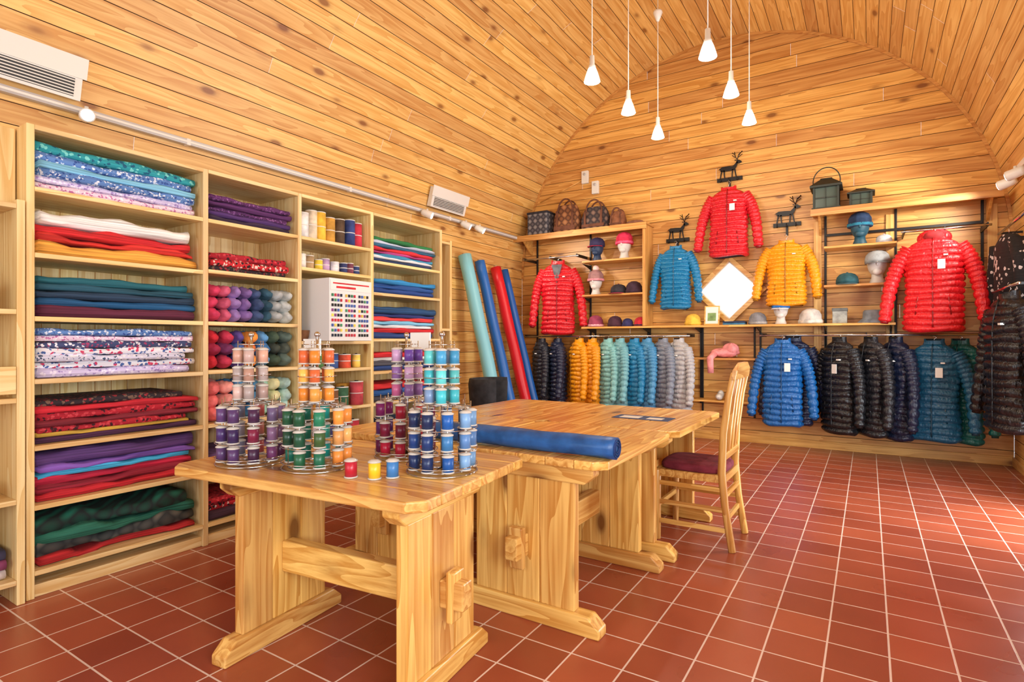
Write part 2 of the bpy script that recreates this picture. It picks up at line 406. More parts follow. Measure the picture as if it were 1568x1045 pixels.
yarn(1,4,[srgb(200,50,90),srgb(190,80,110),srgb(140,110,170),srgb(120,90,150),srgb(50,70,110),srgb(40,80,100),srgb(160,165,165),srgb(180,185,182)],3,.044)
yarn(1,3,[(srgb(190,20,40),srgb(150,20,60)),(srgb(180,40,70),srgb(110,40,90)),(srgb(80,60,130),srgb(60,90,150)),(srgb(230,140,50),srgb(215,110,50)),(srgb(90,150,200),srgb(60,120,180)),(srgb(60,80,60),srgb(50,60,50)),(srgb(90,110,100),srgb(70,80,70))],3,.046)
yarn(1,2,[srgb(225,110,110),srgb(225,150,140),srgb(70,130,180),srgb(60,120,160),srgb(150,200,180),srgb(210,210,160),srgb(170,205,200)],3,.048)
def rolls(u,si,cols,rmin,rmax,h0,h1,name):
    b=B(name); z=ZS[u][si]; n=len(cols); w=(YU[u+1]-YU[u]-0.08)/n
    for i,cc in enumerate(cols):
        r=min(U(rmin,rmax),w*0.49); h=U(h0,h1); y=YU[u]+0.04+w*(i+.5); x=FX-0.07-U(0,.04)
        b.cyl((x,y,z+.001),(x,y,z+h),r,cloth(cc),n=20); b.cyl((x,y,z+h),(x,y,z+h+.006),r*1.02,WHITE,n=20); b.cyl((x,y,z+h+.006),(x,y,z+h+.012),r*.3,BLACK,n=10)
        b.cyl((x,y,z+h*.5),(x,y,z+h*.5+.006),r*1.02,WHITE,n=20)
        b.cyl((x-.16,y,z+.001),(x-.16,y,z+h*.9),r,cloth(cols[(i+2)%n]),n=16)
    b.finish()
rolls(2,6,[srgb(225,228,230),srgb(225,210,185),srgb(235,185,60),srgb(200,150,60),srgb(90,70,50),srgb(40,60,120),srgb(190,40,60)],.045,.05,.18,.22,'ribbon_roll_row')
rolls(2,5,[srgb(230,225,220),srgb(180,150,110),srgb(225,200,60),srgb(180,150,190),srgb(220,220,225),srgb(50,60,110),srgb(120,60,80),srgb(40,60,110)],.03,.036,.07,.11,'thread_spool_row')
rolls(2,3,[srgb(230,130,60),srgb(90,140,80),srgb(60,90,150),srgb(230,90,60),srgb(240,200,90)],.03,.05,.09,.12,'ribbon_roll_row')
rolls(2,2,[srgb(225,225,225),srgb(220,160,60),srgb(120,80,50),srgb(60,110,80),srgb(180,60,70)],.045,.055,.12,.2,'ribbon_roll_row')
rolls(2,1,[srgb(200,200,220),srgb(60,60,120),srgb(180,40,60)],.05,.06,.12,.2,'ribbon_roll_row')
# white thread cabinet
b=B('thread_display_cabinet'); x0,x1,y0,y1,z0,z1=-3.75,-3.22,2.66,3.06,1.252,1.70
b.box(x0,x1,y0,y1,z0,z1,plain('cabinet_white',srgb(222,222,220),0.5))
b.box(x1,x1+.004,y0+.01,y1-.01,z1-.085,z1-.01,WHITE)
b.box(x1+.004,x1+.006,y0+.03,y1-.03,z1-.04,z1-.03,C(190,30,40)); b.box(x1+.004,x1+.006,y0+.06,y1-.16,z1-.07,z1-.055,C(190,30,40))
for i in range(3):
    ya=y0+.02+i*.125
    for j in range(9):
        for k in range(4):
            cc=[srgb(30,40,60),srgb(60,130,90),srgb(60,90,160),srgb(190,40,60),srgb(235,200,80),srgb(120,60,120),srgb(20,20,24)][(i*3+j+k*(j%3))%7]
            b.box(x1,x1+.008,ya+k*.026,ya+k*.026+.014,z0+.03+j*.036,z0+.03+j*.036+.020,cloth(cc))
b.finish(0.002)
b=B('wicker_basket'); bm=C(120,80,50)
b.lathe([(.03,0),(.04,.03),(.046,.075),(.042,.075),(.036,.03),(.022,.008)],(-3.46,2.625,1.253),bm,18,(True,True)); b.finish()
b=B('tape_roll_group')
for z,cc in ((1.402,srgb(20,60,120)),(1.402+.07,srgb(20,110,150)),(0.51,srgb(110,50,100))):
    b.cyl((FX-.08,.82,z),(FX-.08,.82,z+.068),.075,cloth(cc)); b.cyl((FX-.09,.62,z),(FX-.09,.62,z+.068),.075,cloth(cc))
b.finish()
b=B('fabric_bolt_stack')
for k,cc in enumerate((srgb(200,190,190),srgb(120,50,90),srgb(60,60,90))): bolt(b,.25,.96,.122+k*.045,.045,cloth(cc))
b.finish()

# ------------------------------------------------------------ tables
def table(name,cx,cy,rz,Lx,Wy,xl,xr,yc=0,pw=0.44,foot=0.62,wedge_l=True,wedge_r=True):
    b=B(name); b.M=Matrix.Translation((cx,cy,0))@Matrix.Rotation(rz,4,'Z')
    sw=abs(math.sin(rz))>0.7
    gx=wood('y' if sw else 'x','table'); gy=wood('x' if sw else 'y','table'); gz=wood('z','table')
    k=6; w=Wy/k; ch=0.05
    for i in range(k):
        y0=-Wy/2+i*w; y1=y0+w-0.0008
        poly=[(-Lx/2,y0),(Lx/2,y0),(Lx/2,y1),(-Lx/2,y1)]
        if i==0: poly=[(-Lx/2+ch,y0),(Lx/2-ch,y0),(Lx/2,y0+ch),(Lx/2,y1),(-Lx/2,y1),(-Lx/2,y0+ch)]
        if i==k-1: poly=[(-Lx/2,y0),(Lx/2,y0),(Lx/2,y1-ch),(Lx/2-ch,y1),(-Lx/2+ch,y1),(-Lx/2,y1-ch)]
        b.prism(poly,(0,0,0.712),(1,0,0),(0,1,0),(0,0,0.038),gx)
    for x,wg,sg in ((xl,wedge_l,-1),(xr,wedge_r,1)):
        h=foot/2
        b.prism([(-h,0),(h,0),(h,0.04),(h-0.05,0.085),(-h+0.05,0.085),(-h,0.04)],(x-.04,yc,0.0),(0,1,0),(0,0,1),(.08,0,0),gy)
        b.prism([(-h+.03,.712),(-h+.03,.675),(-h+.07,.64),(h-.07,.64),(h-.03,.675),(h-.03,.712)],(x-.035,yc,0.0),(0,1,0),(0,0,1),(.07,0,0),gy)
        for q in range(3):
            a=-pw/2+q*pw/3; b.box(x-.024,x+.024,yc+a,yc+a+pw/3-.0005,.085,.64,gz)
        b.box(x+sg*.024,x+sg*.125,yc-.032,yc+.032,.285,.385,gx)
        b.prism([(-.016,-.10),(.012,-.10),(.02,.085),(-.016,.085)],(x+sg*.07,yc-.036,.335),(sg,0,0),(0,0,1),(0,.072,0),gz) if wg else None
    b.box(xl+.024,xr-.024,yc-.03,yc+.03,.27,.40,gx)
    return b.finish(0.006)
table('trestle_table',-1.814,1.624,math.radians(6),1.23,0.80,-.33,.47,-.07,.44,.62)
H=math.pi/2
table('trestle_table',-1.325,2.60,H,0.94,0.83,-.40,.40,0,.52,.76)
table('trestle_table',-2.16,2.60,H,0.94,0.83,-.40,.40,0,.52,.76)
table('trestle_table',-1.30,3.61,H,1.06,0.84,-.42,.42,0,.52,.76)
table('trestle_table',-2.145,3.61,H,1.06,0.84,-.42,.42,0,.52,.76)

b=B('fabric_roll'); bl=cloth(srgb(18,84,150),0.4)
rg=[]
for i in range(25):
    x=-1.98+1.09*i/24
    rg.append([(x,2.22+(0.050+0.003*math.sin(j*2.1+i*.9))*math.cos(2*math.pi*j/20),.799+(0.045+0.003*math.sin(j*1.7+i*.6))*math.sin(2*math.pi*j/20)) for j in range(20)])
b.rings(rg,bl)
for r in (.038,.027,.016): b.tube([(-.888,2.22+r*math.cos(a),.799+r*math.sin(a)) for a in [i*math.pi/10 for i in range(21)]],.003,cloth(srgb(10,50,110)),6)
b.finish()
b=B('info_leaflet'); b.box(-1.42,-1.05,3.45,3.62,.7505,.753,C(50,70,110)); b.box(-1.38,-1.25,3.48,3.58,.753,.7535,WHITE); b.box(-1.2,-1.1,3.48,3.56,.753,.7535,WHITE); b.finish()

# ------------------------------------------------------------ thread spool carousels
CAP=plain('spool_cap',srgb(196,190,180),0.2)
def spool(b,x,y,z,col,h=.064,r=.0195):
    b.cyl((x,y,z),(x,y,z+.005),r*1.15,CAP,n=14); b.cyl((x,y,z+.005),(x,y,z+h-.012),r,col,n=14)
    b.tube([(x,y,z+h-.012),(x,y,z+h-.008),(x,y,z+h-.002)],[r*1.15,r*1.12,r*.6],CAP,14)
def shiny(c,j=0):
    k=(1,.8,1.25)[j%3]; c=tuple(min(1,q*k) for q in c[:3])+(1,)
    return plain('thread',c,0.33)
def carousel(x,y,rot,low,top,name='thread_spool_carousel'):
    b=B(name); z=.751; R1=.110; R2=.050
    ring=lambda r,zz,q=.003:b.tube([(x+r*math.cos(a),y+r*math.sin(a),zz) for a in [i*math.pi/12 for i in range(25)]],q,CHROME,6)
    ring(.135,z+.004); ring(.135,z+.03,.002); ring(R1+.026,z+.09,.0015); ring(R1+.026,z+.17,.0015); ring(R1,z+.012); ring(R1,z+.245,.002); ring(R2,z+.255); ring(R2+.024,z+.36,.0015); ring(R2,z+.485,.002)
    b.cyl((x,y,z),(x,y,z+.52),.006,CHROME,n=8)
    b.ell((x,y,z+.525),(.012,.012,.012),CHROME,8,6)
    for i in range(9):
        a=rot+i*math.pi*2/9; px,py=x+R1*math.cos(a),y+R1*math.sin(a)
        b.cyl((px,py,z+.012),(px,py,z+.268),.002,CHROME,n=6)
        b.tube([(x,y,z+.012),(px,py,z+.012)],.002,CHROME,6)
        b.tube([(x,y,z+.252),(px,py,z+.245)],.0015,CHROME,6)
        for k in range(3):
            if random.random()<.05: continue
            q=low[(i//2)%len(low)]
            spool(b,px+U(-.002,.002),py,z+.016+k*.078,shiny(q[k%len(q)],random.randint(0,2)),.070,.021)
    for i in range(5):
        a=rot+.3+i*math.pi*2/5; px,py=x+R2*math.cos(a),y+R2*math.sin(a)
        b.cyl((px,py,z+.25),(px,py,z+.50),.002,CHROME,n=6)
        for k in range(3): spool(b,px,py,z+.26+k*.074,shiny(top[(i+k)%len(top)],random.randint(0,2)),.066,.0195)
    b.finish()
S=srgb
carousel(-2.15,1.38,.2,[(S(100,50,90),S(150,110,150),S(120,100,140)),(S(190,90,90),S(200,120,110)),(S(110,110,130),S(160,150,160)),(S(90,60,110),S(60,40,90)),(S(60,30,60),S(120,30,60))],[S(190,160,150),S(165,150,145),S(195,150,130)])
carousel(-1.85,1.47,.1,[(S(230,140,60),S(235,165,95)),(S(20,140,130),S(60,160,140)),(S(20,120,100),S(20,100,80)),(S(30,90,60),S(24,70,50)),(S(30,110,80),S(60,90,50))],[S(235,140,50),S(235,165,75),S(230,110,60)])
carousel(-1.70,1.82,.35,[(S(110,20,60),S(80,20,60)),(S(60,60,120),S(190,40,60)),(S(120,30,90),S(90,40,110)),(S(160,20,50),S(110,20,50)),(S(190,20,40),S(200,30,60))],[S(140,100,160),S(175,140,175),S(90,60,140),S(170,85,125)])
carousel(-1.385,1.68,.0,[(S(110,150,190),S(80,120,170)),(S(60,80,110),S(30,50,90)),(S(30,60,110),S(20,50,100)),(S(20,40,80),S(26,60,120)),(S(20,90,170),S(60,130,190))],[S(60,170,180),S(90,190,190),S(60,140,180),S(130,160,200)])
for x,y,c in ((-1.60,1.42,S(180,30,50)),(-1.51,1.45,S(240,190,40)),(-1.47,1.50,S(60,120,180))):
    b=B('thread_spool'); spool(b,x,y,.751,shiny(c),.072,.022); b.finish()
for x,y,h in ((-1.78,2.0,.47),(-2.24,1.75,.44)):
    b=B('price_card_stand')
    b.cyl((x,y,.751),(x,y,.757),.05,CHROME); b.cyl((x,y,.757),(x,y,.751+h),.004,CHROME,n=8); b.box(x-.06,x+.06,y-.004,y+.004,.74+h,.82+h,WHITE); b.finish()

# ------------------------------------------------------------ chair
b=B('dining_chair'); cw=wood('z','table'); cy_=wood('y','table'); cx_=wood('x','table')
xb=-.73; ya,yb=3.50,3.90; xf=-1.13
for y in (ya,yb):
    pts=[(xb+.05,y,0),(xb+.01,y,.25),(xb-.01,y,.46),(xb+.0,y,.7),(xb+.03,y,.92),(xb+.06,y,1.06)]
    b.tube(pts,[.022,.022,.024,.022,.02,.018],cw,10)
    b.tube([(xf,y,0),(xf,y,.2),(xf,y,.44)],[.02,.022,.024],cw,10)
    for z in (.12,.24,.36): b.box(xf,xb+.01,y-.01,y+.01,z-.014,z+.014,cx_)
for z in (.18,.33): b.box(xb-.0,xb+.02,ya,yb,z-.015,z+.015,cy_)
b.box(xf-.01,xf+.01,ya,yb,.2,.23,cy_)
b.box(xf-.015,xb+.01,ya-.01,yb+.01,.40,.445,cy_)
b.prism([(-.225,0),(.225,0),(.215,.06),(.1,.10),(-.1,.10),(-.215,.06)],(xb+.045,(ya+yb)/2,1.02),(0,1,0),(0.15,0,.99),(.026,0,0),cy_)
b.box(xb-.015,xb+.015,ya,yb,.54,.58,cy_)
for k in range(3):
    y=ya+.11+k*.09
    b.tube([(xb,y,.56),(xb+.01,y,.72),(xb+.03,y,.9),(xb+.055,y,1.03)],[.014,.02,.02,.014],cw,8)
cu=cloth(S(110,24,44))
rg=[]
for z,s in ((.445,.96),(.455,1.0),(.475,1.0),(.49,.94),(.495,.8)):
    rg.append([((xf+xb)/2+(abs(math.cos(t))**.5*math.copysign(1,math.cos(t)))*.205*s,(ya+yb)/2+(abs(math.sin(t))**.5*math.copysign(1,math.sin(t)))*.20*s,z) for t in [2*math.pi*j/28 for j in range(28)]])
b.rings(rg,cu); b.finish(0.003)
b=B('office_chair'); bk=C(28,28,32); px,py=-3.3,4.85
b.M=Matrix.Translation((px,py,0))@Matrix.Rotation(math.radians(200),4,'Z')
rg=[[(.24*math.cos(t)*s,.24*math.sin(t)*s,z) for t in [2*math.pi*j/24 for j in range(24)]] for z,s in ((.42,.9),(.44,1),(.49,1),(.51,.9))]
b.rings(rg,bk)
vs=[];nn=12
for k,(z,rr) in enumerate(((.5,.24),(.65,.26),(.8,.27),(.86,.26))):
    vs.append([(rr*math.cos(a),rr*math.sin(a),z) for a in [-1.9+3.8*j/nn for j in range(nn+1)]]+[((rr-.03)*math.cos(a),(rr-.03)*math.sin(a),z) for a in [1.9-3.8*j/nn for j in range(nn+1)]])
b.rings(vs,bk)
for k in range(4):
    a=k*H+.78; b.tube([(.12*math.cos(a),.12*math.sin(a),.43),(.25*math.cos(a),.25*math.sin(a),0)],.012,BLACK,8)
b.finish()

# ------------------------------------------------------------ leaning cloth rolls
for (y,xt,zt,col,r) in ((5.82,-4.42,2.36,S(132,204,220),.085),(6.15,-4.42,2.32,S(30,100,180),.07),(6.55,-4.43,2.28,S(200,20,36),.075),(6.78,-4.44,2.27,S(24,90,170),.06)):
    b=B('fabric_roll'); top=Vector((xt,y,zt)); bot=Vector((xt+.58,y+.02,.08)); mat=plain('satin_cloth',col,.35)
    b.tube([bot.lerp(top,t/10)+Vector((0,.005*math.sin(t*1.7),0)) for t in range(11)],[r*(1+.02*math.sin(t*2.1)) for t in range(11)],mat,20)
    d=(top-bot).normalized(); b.tube([top,top+d*.03],r*.35,C(190,160,120),12)
    b.finish()

# ------------------------------------------------------------ jackets
def jacket(name,loc,rz,h,w,col,lin=S(30,30,34),nb=15,spread=1.0,hood=False,tag=False,depth=1.0,hook=0.1,open_=False):
    b=B(name); b.M=Matrix.Translation(loc)@Matrix.Rotation(rz,4,'Z')
    W=w/3.35; mat=puff(col); lm=cloth(lin); seam=puff(tuple(x*0.4 for x in col[:3])+(1,))
    ph=U(0,6); n=40
    def prof(s):
        pts=[(0,.36,.55),(.03,.52,.62),(.07,.78,.74),(.12,.93,.86),(.18,.95,.94),(.3,.90,1.0),(.6,.86,1.0),(.9,.92,.98),(.97,.90,.95),(1,.84,.85)]
        for (a,w0,d0),(c,w1,d1) in zip(pts[:-1],pts[1:]):
            if s<=c: t=(s-a)/(c-a); return w0+(w1-w0)*t,d0+(d1-d0)*t
        return pts[-1][1:]
    D0=.10*depth*(w/.75)
    rings=[]; S5=6
    for i in range(nb*S5+1):
        s=i/(nb*S5); fr=(i%S5)/S5; bul=math.sin(math.pi*fr)**.55 if fr>0 else 0
        ww,dd=prof(s); ww=ww*W+.016*bul-.005; dd=dd*D0+.026*bul-.008
        ring=[]
        for j in range(n):
            t=2*math.pi*j/n; c,sn=math.cos(t),math.sin(t)
            wr=1+.03*math.sin(5*t+ph+s*9)*min(1,s*4)+.03*math.sin(13*t+math.floor(s*nb)*2.4+ph)*bul
            cc=math.copysign(abs(c)**.8,c); ss=math.copysign(abs(sn)**.8,sn)
            zz=-s*h+.006*math.sin(3*t+s*14+ph)*min(1,s*4)
            ring.append((cc*ww*wr,ss*dd*wr,zz))
        rings.append(ring)
    b.rings(rings,mat,(False,False))
    b.rings([[(p[0]*.97,p[1]*.97,p[2]+.005) for p in rings[-1]],[(p[0]*.8,p[1]*.7,p[2]+.05) for p in rings[-1]]],lm,(False,True))
    for sg in (-1,1):
        kk=U(.9,1.1)
        P=[Vector((sg*W*.72,0,-.095*h)),Vector((sg*W*(.98+.08*spread),-.005,-.25*h)),Vector((sg*W*(1.08+.24*spread*kk),-.015,-.5*h)),Vector((sg*W*(1.10+.38*spread*kk),-.05,-.88*h))]
        ns=nb; pts=[];rad=[]
        tot=ns*5
        for i in range(tot+1):
            t=i/tot*3; k=min(int(t),2); f=t-k
            p0=P[max(k-1,0)];p1=P[k];p2=P[k+1];p3=P[min(k+2,3)]
            q=.5*((2*p1)+(p2-p0)*f+(2*p0-5*p1+4*p2-p3)*f*f+(3*p1-p0-3*p2+p3)*f**3)
            fr=(i%5)/5; bul=math.sin(math.pi*fr)**.55 if fr>0 else 0
            pts.append(q); rad.append(W*(.30-.12*i/tot)+.016*bul-.005)
        b.tube(pts,rad,mat,18,(True,False))
        e=pts[-1]; b.tube([e,e+(pts[-1]-pts[-3]).normalized()*.02],[rad[-1]*.9,rad[-1]*.85],seam,16,(False,True))
    cr=[]
    for z,k in ((-.04*h,.50),(-.01*h,.42),(.02*h,.38),(.055*h,.38)):
        cr.append([(math.cos(t)*W*k,math.sin(t)*D0*(k+.16),z-(.02*h if math.sin(t)<-.6 else 0)) for t in [2*math.pi*j/24 for j in range(24)]])
    b.rings(cr,mat,(False,False))
    b.rings([[(p[0]*.9,p[1]*.88,p[2]) for p in cr[3]],[(p[0]*.85,p[1]*.8,p[2]) for p in cr[1]],[(p[0]*.5,p[1]*.5,p[2]) for p in cr[1]]],lm,(False,True))
    b.rings([cr[3],[(p[0]*.9,p[1]*.88,p[2]) for p in cr[3]]],mat,(False,False))
    if hood:
        b.ell((0,D0*.5,.02*h),(W*.55,D0*.7,.10*h),mat,18,10)
        b.ell((0,-D0*.05,.02*h),(W*.36,D0*.62,.07*h),lm,14,8)
    zp=[(0,-(prof(s)[1]*D0+.016),-s*h) for s in [k/20 for k in range(0,20)]]
    b.tube(zp,.006,seam,6)
    if open_:
        b.prism([(-.3*W,-.02*h),(.3*W,-.02*h),(0,-.30*h)],(0,-(D0*.9+.02),0),(1,0,0),(0,0,1),(0,.02,0),lm)
    for sg in (-1,1):
        b.tube([(sg*W*.46,-(D0*.98),-.62*h),(sg*W*.54,-(D0*.93),-.82*h)],.006,seam,6)
    if tag: b.box(W*.15,W*.15+.06,-(D0+.04),-(D0+.034),-.34*h,-.24*h,WHITE)
    b.box(W*.32,W*.32+.035,-(D0+.018),-(D0-.01),-.2*h,-.185*h,WHITE)
    hw=wood('x','pine')
    b.tube([(-W*.7,0,-.085*h),(-W*.3,0,-.01),(0,0,.02*h),(W*.3,0,-.01),(W*.7,0,-.085*h)],.009,hw,8)
    b.tube([(0,0,.01*h),(0,0,hook*.6),(.02,0,hook*.8),(.0,0,hook),(-.02,0,hook*.85)],.003,CHROME,6)
    return b.finish()
RED=S(206,26,40); BLU=S(16,120,170); YEL=S(236,156,18); ORD=S(222,30,38)
jacket('puffer_jacket',(-1.45,7.25,3.10),0,.82,.80,RED,hood=False,tag=True,hook=.12)
jacket('puffer_jacket',(-2.10,7.25,2.44),0,.78,.68,BLU,S(20,50,110))
jacket('puffer_jacket',(-.81,7.25,2.39),0,.73,.74,YEL,S(200,120,10))
jacket('puffer_jacket',(-3.72,7.08,2.34),math.radians(18),1.0,.84,S(200,20,34),S(90,90,95),open_=True)
jacket('puffer_jacket',(.55,7.00,2.27),math.radians(-8),.93,.88,ORD,S(150,16,24),hood=True,tag=True,spread=1.2)
jacket('puffer_jacket',(-.83,7.08,1.23),0,.95,.74,S(16,92,160),S(20,30,60),tag=True,hook=.08)
jacket('puffer_jacket',(-.74,7.28,1.25),0,.98,.74,S(24,34,64),hook=.08,depth=.6)
jacket('puffer_jacket',(-.27,7.10,1.24),math.radians(-42),1.0,.72,S(22,24,28),tag=True,hook=.08,spread=.8)
jacket('puffer_jacket',(.02,7.10,1.24),math.radians(-52),1.0,.72,S(30,32,38),hook=.08,spread=.8)
jacket('puffer_jacket',(.24,7.12,1.24),math.radians(-54),1.02,.70,S(24,34,60),hook=.08,spread=.8)
jacket('puffer_jacket',(.56,7.08,1.22),math.radians(-15),.98,.76,S(26,90,124),S(20,40,50),tag=True,hook=.08)
jacket('puffer_jacket',(.78,7.20,1.22),math.radians(-30),1.0,.68,S(20,96,90),hook=.08,depth=.8)
for x,c,rz in ((-4.0,S(40,42,50),-44),(-3.74,S(30,40,64),-50),(-3.40,YEL,-42),(-3.20,S(232,150,20),-50),(-2.97,S(130,190,188),-42),(-2.80,S(116,176,184),-50),(-2.60,S(34,130,180),-42),(-2.43,S(70,140,185),-50),(-2.22,S(124,132,146),-46),(-2.02,S(180,180,182),-34)):
    jacket('puffer_jacket',(x,7.10,1.24),math.radians(rz),.88,.66,c,hook=.08,depth=1.25,spread=.5)
jacket('puffer_jacket',(.98,6.10,1.60),math.radians(-70),1.10,.82,S(20,20,24),hook=.1)
b=B('patterned_sweater'); b.M=Matrix.Translation((1.06,6.62,2.2))@Matrix.Rotation(math.radians(-80),4,'Z')
sm=floral(S(26,24,28),S(30,28,32),S(210,200,200),18)
b.rings([[(math.cos(t)*w,math.sin(t)*d,z) for t in [2*math.pi*j/24 for j in range(24)]] for z,w,d in ((0,.09,.05),(-.04,.18,.06),(-.1,.24,.08),(-.4,.23,.08),(-.68,.25,.08))],sm)
for sg in (-1,1): b.tube([(sg*.2,0,-.08),(sg*.28,0,-.3),(sg*.30,-.01,-.62)],[.075,.065,.05],sm,14)
b.tube([(0,0,0),(0,0,.08)],.003,CHROME,6); b.finish()

# ------------------------------------------------------------ shelves on end wall
SW=wood('x','gable')
SWz=wood('z','gable')
def bracket(b,x,z,yw=YE,d=.28,mat=None):
    mat=mat or SW
    b.prism([(0,0),(-d,0),(-d,-.03),(-.03,-.22),(0,-.22)],(x-.012,yw-.004,z),(0,1,0),(0,0,1),(.024,0,0),mat)
b=B('display_shelf')
b.box(-4.48,-2.44,7.10,7.425,2.78,2.805,SW); b.box(-4.48,-2.44,7.09,7.11,2.72,2.805,SW)
for x in (-4.35,-2.50): bracket(b,x,2.78)
b.box(-2.50,-2.46,7.12,7.425,1.45,2.78,SWz)
for z in (2.36,1.89): b.box(-3.37,-2.50,7.12,7.425,z-.024,z,SW)
for x in (-4.25,-3.37,-2.52): b.box(x-.012,x+.012,7.405,7.428,.9,2.78,BLACK)
for z in (2.33,1.86): b.prism([(0,0),(-.28,0),(0,-.06)],(-3.38,7.42,z),(0,1,0),(0,0,1),(.01,0,0),BLACK)
b.finish(.003)
b=B('display_shelf'); b.box(-3.37,.24,7.10,7.425,1.42,1.445,SW)
for x in (-3.3,-2.5,-1.83,-1.12,-.42,.2): b.prism([(0,0),(-.28,0),(-.28,-.015),(0,-.07)],(x,7.42,1.42),(0,1,0),(0,0,1),(.012,0,0),BLACK); b.box(x-.004,x+.016,7.405,7.428,.45,1.42,BLACK)
b.finish(.003)
b=B('display_shelf')
b.box(-.55,1.10,7.08,7.425,2.69,2.715,SW); b.box(-.55,1.10,7.07,7.09,2.64,2.715,SW)
for x in (-.47,1.02): bracket(b,x,2.69)
for z in (2.30,1.87): b.box(-.42,.25,7.12,7.425,z-.024,z,SW)
for x in (-.42,.25,.98): b.box(x-.012,x+.012,7.405,7.428,.5,2.69,BLACK)
for x in (-.5,.2,1.06): b.box(x-.04,x+.04,7.41,7.428,.5,2.64,wood('z','ceil'))
b.box(-.42,.98,7.40,7.41,2.45,2.48,BLACK)
b.finish(.003)
b=B('display_shelf'); b.box(-1.85,-1.13,7.12,7.425,1.02,1.042,SW); b.box(-1.85,-1.13,7.14,7.425,.50,.522,SW)
for x in (-1.8,-1.18): b.box(x-.01,x+.01,7.405,7.428,.3,1.42,BLACK)
b.finish(.003)
def rail(name,x0,x1,y,z):
    b=B(name); b.cyl((x0,y,z),(x1,y,z),.012,CHROME,n=10)
    for x in (x0+.03,(x0+x1)/2,x1-.03): b.box(x-.006,x+.006,y-.01,7.425,z-.015,z+.025,BLACK)
    b.finish()
rail('clothes_rail',-4.3,-1.88,7.10,1.315); rail('clothes_rail',-1.08,1.04,7.10,1.315); rail('clothes_rail',-4.3,-3.4,7.08,2.44); rail('clothes_rail',.28,1.0,7.02,2.37)
for z,x in ((1.70,XR-.25),(2.28,XR-.17)):
    b=B('clothes_rail'); b.cyl((x,5.75,z),(x,7.1,z),.012,CHROME,n=10)
    for y in (5.8,7.05): b.box(x-.01,XR-.002,y-.006,y+.006,z-.01,z+.01,BLACK)
    b.finish()

# hats
def cap(b,x,y,z,r,col,bc=None,ang=-H,k=1.0):
    m=cloth(col); m2=cloth(bc) if bc else m
    b.rings([[(x+r*cr*math.cos(t),y+r*cr*math.sin(t),z+zz*r*k) for t in [2*math.pi*j/20 for j in range(20)]] for cr,zz in ((1,0),(1.0,.35),(.92,.7),(.7,.98),(.4,1.12),(.08,1.16))],m)
    b.ell((x,y,z+r*1.17*k),(.012,.012,.008),m2,8,5)
    out=[];inn=[]
    for j in range(11):
        a=ang-1.1+2.2*j/10; q=r*(1+.75*math.cos((j-5)/5*H*.98))
        inn.append((x+r*math.cos(a),y+r*math.sin(a),z+.02*r)); out.append((x+q*math.cos(a),y+q*math.sin(a),z-.10*r))
    b.rings([inn,out,[(p[0],p[1],p[2]-.006) for p in out],[(p[0],p[1],p[2]-.008) for p in inn]],m2,(False,False),True,False)
def beanie(b,x,y,z,r,col,pom=None,cuff=None):
    m=cloth(col)
    b.rings([[(x+r*cr*math.cos(t)*(1+.02*math.sin(t*16)),y+r*cr*math.sin(t)*(1+.02*math.sin(t*16)),z+zz*r) for t in [2*math.pi*j/48 for j in range(48)]] for cr,zz in ((.95,.0),(1.08,.03),(1.1,.3),(1.08,.42),(1.0,.45),(.98,.9),(.75,1.3),(.35,1.52),(.05,1.56))],m)
    if cuff: b.rings([[(x+r*cr*math.cos(t),y+r*cr*math.sin(t),z+zz*r) for t in [2*math.pi*j/24 for j in range(24)]] for cr,zz in ((1.11,.08),(1.13,.2),(1.11,.34))],cloth(cuff),(False,False))
    if pom: b.ell((x,y,z+r*1.75),(r*.42,r*.42,r*.42),cloth(pom),14,10,lambda a,c:1+.08*math.sin(a*9)*math.sin(c*11))
HD=plain('mannequin_head',S(215,212,206),0.5)
def head(b,x,y,z,s=1.0,m=HD):
    b.lathe([(.055*s,0),(.06*s,.01*s),(.045*s,.05*s),(.042*s,.09*s)],(x,y,z),m,16)
    b.ell((x,y,z+.175*s),(.075*s,.092*s,.115*s),m,18,12)
    b.ell((x,y-.088*s,z+.165*s),(.012*s,.016*s,.022*s),m,8,6)
    b.ell((x,y-.06*s,z+.10*s),(.04*s,.03*s,.03*s),m,10,6)
def hat_on_head(x,z,kind,col,c2=None,s=1.1,hm=HD,y=7.26,pom=None):
    b=B('mannequin_head_with_hat'); head(b,x,y,z+.001,s,hm)
    if kind=='cap': cap(b,x,y,z+.18*s,.094*s,col,c2)
    else: beanie(b,x,y,z+.165*s,.092*s,col,pom,c2)
    b.finish()
def hat(x,z,kind,col,c2=None,r=.11,y=7.25):
    b=B('baseball_cap' if kind=='cap' else ('knitted_beanie' if kind=='beanie' else 'bucket_hat'))
    if kind=='cap': cap(b,x,y,z+.014,r,col,c2,k=.95)
    elif kind=='beanie': beanie(b,x,y,z+.001,r*.95,col,None,c2)
    else:
        b.lathe([(r*1.5,0),(r*1.5,.006),(r*1.02,.05),(r*.98,.12),(r*.85,.14),(.01,.145)],(x,y,z+.001),cloth(col),24)
    b.finish()
hat_on_head(-3.20,2.36,'cap',S(36,30,70),S(180,30,60),1.15,plain('dark_head',S(40,60,90),.5)); hat_on_head(-2.80,2.36,'beanie',S(215,40,80),S(225,90,130),1.2)
hat_on_head(-3.22,1.89,'beanie',S(150,110,110),S(225,140,150),1.15,HD,7.26,S(230,190,180)); hat(-2.88,1.89,'cap',S(40,36,44),S(140,30,60)); hat(-2.66,1.89,'beanie',S(50,24,44))
